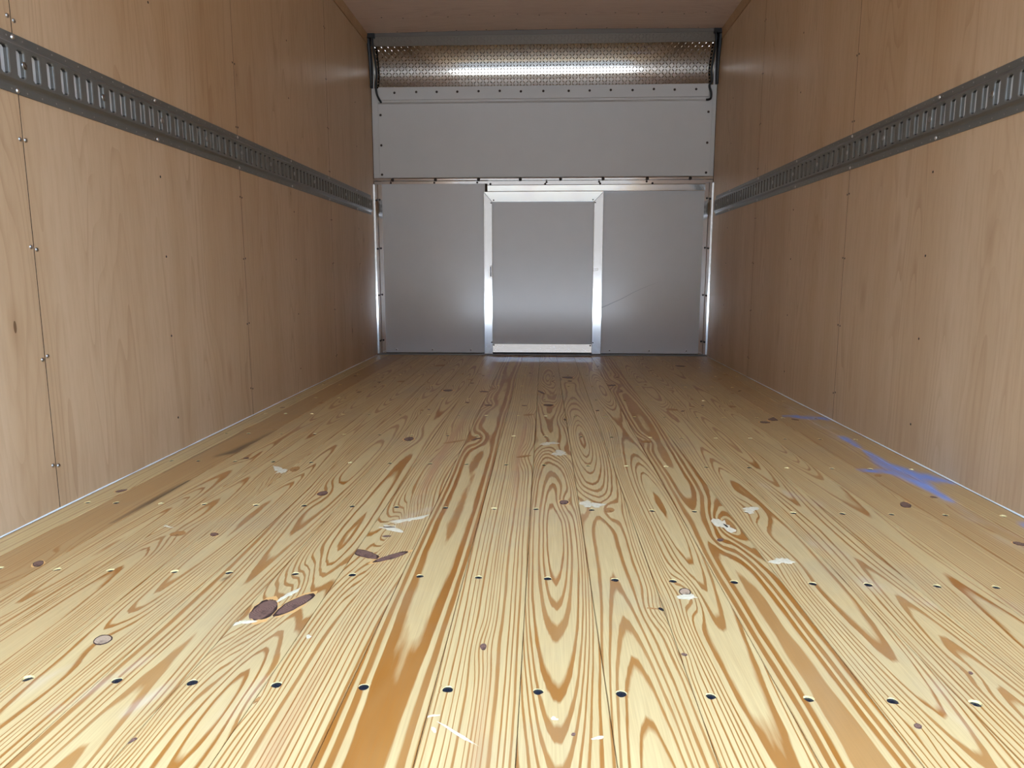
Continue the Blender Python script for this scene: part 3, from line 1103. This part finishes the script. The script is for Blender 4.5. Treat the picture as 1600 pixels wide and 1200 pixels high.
# ------------------------------------------------------------------ sliding door
door = structure(G().box(-0.405, 0.385, YB - 0.006, YB + 0.010, 0.030, 1.140, 0.001).build('door_1', M['white_panel']))
FY0, FY1 = YB - 0.034, YB - 0.0065


def mitred(name, pts, mat):
    """board from a 4-point outline in (x, z), slightly bevelled"""
    bm = bmesh.new()
    lo = [bm.verts.new((p[0], FY0, p[1])) for p in pts]
    hi = [bm.verts.new((p[0], FY1, p[1])) for p in pts]
    bm.faces.new(lo)
    bm.faces.new(list(reversed(hi)))
    for i in range(4):
        j = (i + 1) % 4
        bm.faces.new((lo[j], lo[i], hi[i], hi[j]))
    bmesh.ops.recalc_face_normals(bm, faces=bm.faces[:])
    bmesh.ops.bevel(bm, geom=bm.edges[:], offset=0.0018, segments=1, profile=0.5, affect='EDGES')
    g = G()
    g.add_bm(bm)
    return g.build(name, mat, door)


stl = mitred('frame_stile', [(-0.432, 0.012), (-0.372, 0.012), (-0.372, 1.086), (-0.432, 1.152)], M['alu'])
strr = mitred('frame_stile', [(0.342, 0.014), (0.407, 0.014), (0.407, 1.152), (0.342, 1.086)], M['alu'])
# the head slopes: it leans back towards its upper edge so it catches light from below
bm = bmesh.new()
pts = [(-0.431, 1.153), (-0.371, 1.0875), (0.341, 1.0875), (0.406, 1.153)]
ys_ = [FY0 - 0.004, FY0 + 0.0085, FY0 + 0.0085, FY0 - 0.004]
lo = [bm.verts.new((p[0], y_, p[1])) for p, y_ in zip(pts, ys_)]
hi = [bm.verts.new((p[0], FY1, p[1])) for p in pts]
bm.faces.new(lo)
bm.faces.new(list(reversed(hi)))
for i in range(4):
    j = (i + 1) % 4
    bm.faces.new((lo[j], lo[i], hi[i], hi[j]))
g = G()
g.add_bm(bm)
head = g.build('frame_head', M['alu_h'], door)
kick = G().prism([(YB - 0.0310, 0.024), (YB - 0.0275, 0.083), (YB - 0.0260, 0.084), (YB - 0.0065, 0.084), (YB - 0.0065, 0.024)], 'x', -0.3715, 0.3415)
for z in (0.036, 0.050, 0.064):
    kick.prism([(YB - 0.0280, z), (YB - 0.0318 + (z - 0.036) * 0.059, z), (YB - 0.0316 + (z - 0.036) * 0.059, z + 0.0025), (YB - 0.0280, z + 0.0025)], 'x', -0.370, 0.340)
kick = kick.build('kick_rail', M['alu_h'], door)
gapm = G().box(-0.412, 0.405, YB - 0.020, YB - 0.001, 0.002, 0.022).build('threshold_shade', M['black'], door)  # solid black box standing in for the shade under the door
# hanger track over the door, running on to the right wall
prof = [(YB - 0.009, 1.212), (YB - 0.046, 1.209), (YB - 0.046, 1.200), (YB - 0.041, 1.196), (YB - 0.0335, 1.158), (YB - 0.036, 1.154), (YB - 0.009, 1.154)]
track = G().prism(prof, 'x', -0.404, XR - 0.062).build('hanger_track', M['alu_h'], door)
for x in (-0.383, 0.0, 0.38, 0.74):
    link('small_bolt', small_bolt_me, track, (x, YB - 0.046, 1.2045), ROT_FROM_FRONT)
tiny_me = dome_mesh('tiny_screw', 0.0050, 0.003, M['screw_brown'], 8, 2)
for x, z, p in ((-0.362, 1.098, head), (0.334, 1.098, head), (-0.379, 1.078, stl), (0.350, 1.078, strr), (-0.379, 0.096, stl), (0.350, 0.096, strr),
                (-0.364, 0.076, kick), (0.332, 0.074, kick)):
    link('screw', tiny_me, p, (x, FY0 if p is not head else FY0 + 0.006, z), ROT_FROM_FRONT)
lat = G().box(-0.394, -0.374, FY0 - 0.010, FY0 + 0.001, 0.560, 0.645, 0.002).build('latch', M['alu'], door)
G().box(-0.387, -0.380, FY0 - 0.0125, FY0 - 0.009, 0.566, 0.637, 0.0015).build('latch_slot', M['screw_dark'], lat)
keep = G().box(0.342, 0.362, FY0 - 0.008, FY0 + 0.001, 0.606, 0.626, 0.002).box(0.366, 0.376, FY0 - 0.008, FY0 + 0.001, 0.608, 0.626, 0.002).build('latch_keeper', M['alu'], door)

# ------------------------------------------------------------------ slotted cargo tracks
def cargo_track(x, s, ztop, zbot, yfirst, ycentre, label):
    """slotted rail, flanges against the wall"""
    PITCH_ = 0.0499
    n0 = math.floor((YR + 0.05 - yfirst) / PITCH_)
    n1 = math.floor((5.075 - yfirst) / PITCH_ - 0.5)
    y0 = yfirst + (n0 - 0.5) * PITCH_
    y1 = yfirst + (n1 + 0.5) * PITCH_
    v, f, inner = [], [], []

    def P(y, z, off):
        v.append((x + s * off, y, z))
        return len(v) - 1

    zt, zb = ztop, zbot
    lip = 0.0215
    prof_top = [(zt, 0.0004), (zt - 0.0005, 0.0028), (zt - lip + 0.004, 0.0028), (zt - lip, 0.0045), (zt - lip - 0.006, 0.0118), (zt - lip - 0.008, 0.0130)]
    prof_bot = [(zb + lip + 0.008, 0.0130), (zb + lip + 0.006, 0.0118), (zb + lip, 0.0045), (zb + lip - 0.004, 0.0028), (zb + 0.0005, 0.0028), (zb, 0.0004)]
    for prof in (prof_top, prof_bot):
        b = len(v)
        for z, off in prof:
            P(y0, z, off)
            P(y1, z, off)
        for i in range(len(prof) - 1):
            f.append((b + 2 * i, b + 2 * i + 1, b + 2 * i + 3, b + 2 * i + 2))
    za, zc_ = zb + lip + 0.008, zt - lip - 0.008
    zm = (za + zc_) / 2 + 0.0
    hw, hh, ch = 0.0108, 0.0302, 0.0045
    for k in range(n0, n1 + 1):
        yc = yfirst + k * PITCH_
        oc = [P(yc - PITCH_ / 2, za, 0.013), P(yc + PITCH_ / 2, za, 0.013), P(yc + PITCH_ / 2, zc_, 0.013), P(yc - PITCH_ / 2, zc_, 0.013)]

        def ring(dw, off):
            a, b, c = hw + dw, hh + dw * 0.6, ch + dw * 0.4
            return [P(yc + p, zm + q, off) for p, q in ((-a + c, -b), (a - c, -b), (a, -b + c), (a, b - c), (a - c, b), (-a + c, b), (-a, b - c), (-a, -b + c))]

        r1 = ring(0.0034, 0.0130)
        r2 = ring(0.0010, 0.0116)
        r3 = ring(0.0, 0.0100)
        r4 = ring(0.0, 0.0024)
        f += [(oc[0], oc[1], r1[1], r1[0]), (oc[1], r1[2], r1[1]), (oc[1], oc[2], r1[3], r1[2]), (oc[2], r1[4], r1[3]),
              (oc[2], oc[3], r1[5], r1[4]), (oc[3], r1[6], r1[5]), (oc[3], oc[0], r1[7], r1[6]), (oc[0], r1[0], r1[7])]
        for ra, rb in ((r1, r2), (r2, r3), (r3, r4)):
            for q in range(8):
                q2 = (q + 1) % 8
                f.append((ra[q], ra[q2], rb[q2], rb[q]))
                if rb is r4 and q != 2:
                    inner.append(len(f) - 1)
    # end caps
    for y in (y0, y1):
        b = len(v)
        ring_ = prof_top + prof_bot
        for z, off in ring_:
            P(y, z, off)
        f.append(tuple(b + i for i in range(len(ring_))))
    root = bpy.data.objects.new('cargo_track', None)
    COL.objects.link(root)
    root.location = (x, (y0 + y1) / 2, (zt + zb) / 2)
    off = Vector(root.location)
    g = G()
    g.v = [tuple(Vector(p) - off) for p in v]
    g.f = f
    rail_o = g.build('rail', [M['track'], M['slot_shade']], root)
    for i in inner:
        rail_o.data.polygons[i].material_index = 1  # inner slot faces take the painted shadow colour
    # grey strip behind the slots
    bs = G().box(min(x + s * 0.0008, x + s * 0.0022) - off.x, max(x + s * 0.0008, x + s * 0.0022) - off.x, y0 + 0.004 - off.y, y1 - 0.004 - off.y, za - 0.002 - off.z, zc_ + 0.002 - off.z)
    bs.build('backing_strip', M['track_back'], root)
    rot = ROT_FROM_LEFT if s > 0 else ROT_FROM_RIGHT
    for yy in (0.455, 1.063, 1.663, 2.260, 2.861, 3.46, 4.06, 4.66):
        for z in (zt - 0.0095, zb + 0.0075):
            link('rail_screw', rail_screw_me, root, Vector((x + s * 0.0028, yy, z)) - off, rot)
    yy = ycentre
    while yy > YR + 0.3:
        yy -= 0.2985
    while yy < 5.0:
        link('centre_screw', centre_screw_me, root, Vector((x + s * 0.0128, yy, zm)) - off, rot)
        yy += 0.2985
    # small punched dimples along both flanges
    hv, hf = [], []
    for k in range(n0, n1 + 1):
        for z in (zt - 0.0100, zb + 0.0080):
            yc = yfirst + (k + 0.5) * PITCH_
            b = len(hv)
            for (r, o_) in ((0.0024, 0.0028), (0.0015, 0.0037)):
                for q in range(6):
                    a = math.pi * q / 3
                    hv.append(tuple(Vector((x + s * o_, yc + r * math.cos(a), z + r * math.sin(a))) - off))
            for q in range(6):
                q2 = (q + 1) % 6
                hf.append((b + q, b + q2, b + 6 + q2, b + 6 + q))
            hf.append(tuple(b + 6 + q for q in range(6)))
    hg = G()
    hg.v, hg.f = hv, hf
    dim = hg.build('flange_dimples', M['screw_dull'], root)
    dim['kind'] = 'stuff'
    thing(root, label, 'cargo rail', 'slotted tie-down rails on the plywood walls')
    return root


rail_screw_me = dome_mesh('rail_screw', 0.0058, 0.0040, M['screw_steel'], 10, 3)


def make_centre_screw():
    """washer ring with a domed head"""
    g = G()
    prof = [(0.0, 0.0028), (0.0030, 0.0026), (0.0045, 0.0014), (0.0052, 0.0010), (0.0066, 0.0018), (0.0082, 0.0012), (0.0088, -0.0006)]
    seg = 12
    v = [(0, 0, prof[0][1])]
    f = []
    for r, z in prof[1:]:
        for k in range(seg):
            a = 2 * math.pi * k / seg
            v.append((r * math.cos(a), r * math.sin(a), z))
    for k in range(seg):
        f.append((0, 1 + k, 1 + (k + 1) % seg))
    for i in range(len(prof) - 2):
        for k in range(seg):
            k2 = (k + 1) % seg
            f.append((1 + i * seg + k, 1 + (i + 1) * seg + k, 1 + (i + 1) * seg + k2, 1 + i * seg + k2))
    me = bpy.data.meshes.new('centre_screw')
    me.from_pydata(v, [], f)
    me.materials.append(M['screw_dull'])
    me.polygons.foreach_set('use_smooth', [True] * len(me.polygons))
    me.update()
    return me


centre_screw_me = make_centre_screw()
cargo_track(XL, 1, 1.1265, 0.9935, 1.619, 1.680, 'grey slotted steel tie-down rail on the left plywood wall')
cargo_track(XR, -1, 1.1105, 0.9780, 1.866, 1.985, 'grey slotted steel tie-down rail on the right plywood wall')

# ------------------------------------------------------------------ loose cables in the upper corners
def smooth_path(ctrl, n=8):
    out = []
    c = [Vector(p) for p in ctrl]
    for i in range(len(c) - 1):
        p0, p1, p2, p3 = c[max(i - 1, 0)], c[i], c[i + 1], c[min(i + 2, len(c) - 1)]
        for j in range(n):
            t = j / n
            out.append(0.5 * ((2 * p1) + (p2 - p0) * t + (2 * p0 - 5 * p1 + 4 * p2 - p3) * t * t + (3 * p1 - p0 - 3 * p2 + p3) * t ** 3))
    out.append(c[-1])
    return out


def cable(pts, label):
    base = Vector(pts[-1])
    g = G().tube([p - base for p in smooth_path(pts)], 0.0075, 8)
    o = g.build('cable', M['black'], None, True, base)
    thing(o, label, 'cable', 'black cables beside the tread plate')


cable([(XL + 0.045, 5.025, 2.160), (XL + 0.048, 5.030, 2.10), (XL + 0.052, 5.070, 2.02), (XL + 0.054, 5.095, 1.94), (XL + 0.044, 5.105, 1.87), (XL + 0.046, 5.112, 1.82), (XL + 0.060, 5.116, 1.785), (XL + 0.078, 5.105, 1.757)],
      'thin black cable hanging beside the tread plate at the left wall')
cable([(XR - 0.050, 5.025, 2.160), (XR - 0.046, 5.030, 2.10), (XR - 0.050, 5.070, 2.02), (XR - 0.054, 5.095, 1.94), (XR - 0.046, 5.105, 1.875), (XR - 0.060, 5.113, 1.845), (XR - 0.047, 5.113, 1.80), (XR - 0.048, 5.112, 1.765), (XR - 0.066, 5.100, 1.752), (XR - 0.082, 5.100, 1.752)],
      'thin black kinked cable hanging beside the tread plate at the right wall')

# ------------------------------------------------------------------ rear frame and what lies outside the open back
rear = structure(G().box(XL - 0.07, XL + 0.025, YR - 0.12, YR - 0.012, -0.16, ZC + 0.12, 0.004)
                 .box(XR - 0.025, XR + 0.07, YR - 0.12, YR - 0.012, -0.16, ZC + 0.12, 0.004)
                 .box(XL + 0.026, XR - 0.026, YR - 0.12, YR - 0.012, ZC - 0.11, ZC + 0.12, 0.004)
                 .build('trim_5', M['steel_frame']))
ground = structure(G().box(-60, 60, -9.0, 40, -1.30, -1.15).build('ground', M['asphalt']))
yard = structure(G().box(-60, 60, -46, -9.0, -1.30, -1.145).build('yard', M['ground']))
# unseen dark block added behind the camera, height set to cut off low sky
sky_blocker = structure(G().box(-70, 70, -60, -46, -1.3, 17.0).prism([(-61, 17.0), (-45.0, 17.0), (-53, 20.0)], 'x', -70.5, 70.5).build('unseen_sky_blocker', M['blocker_far']))
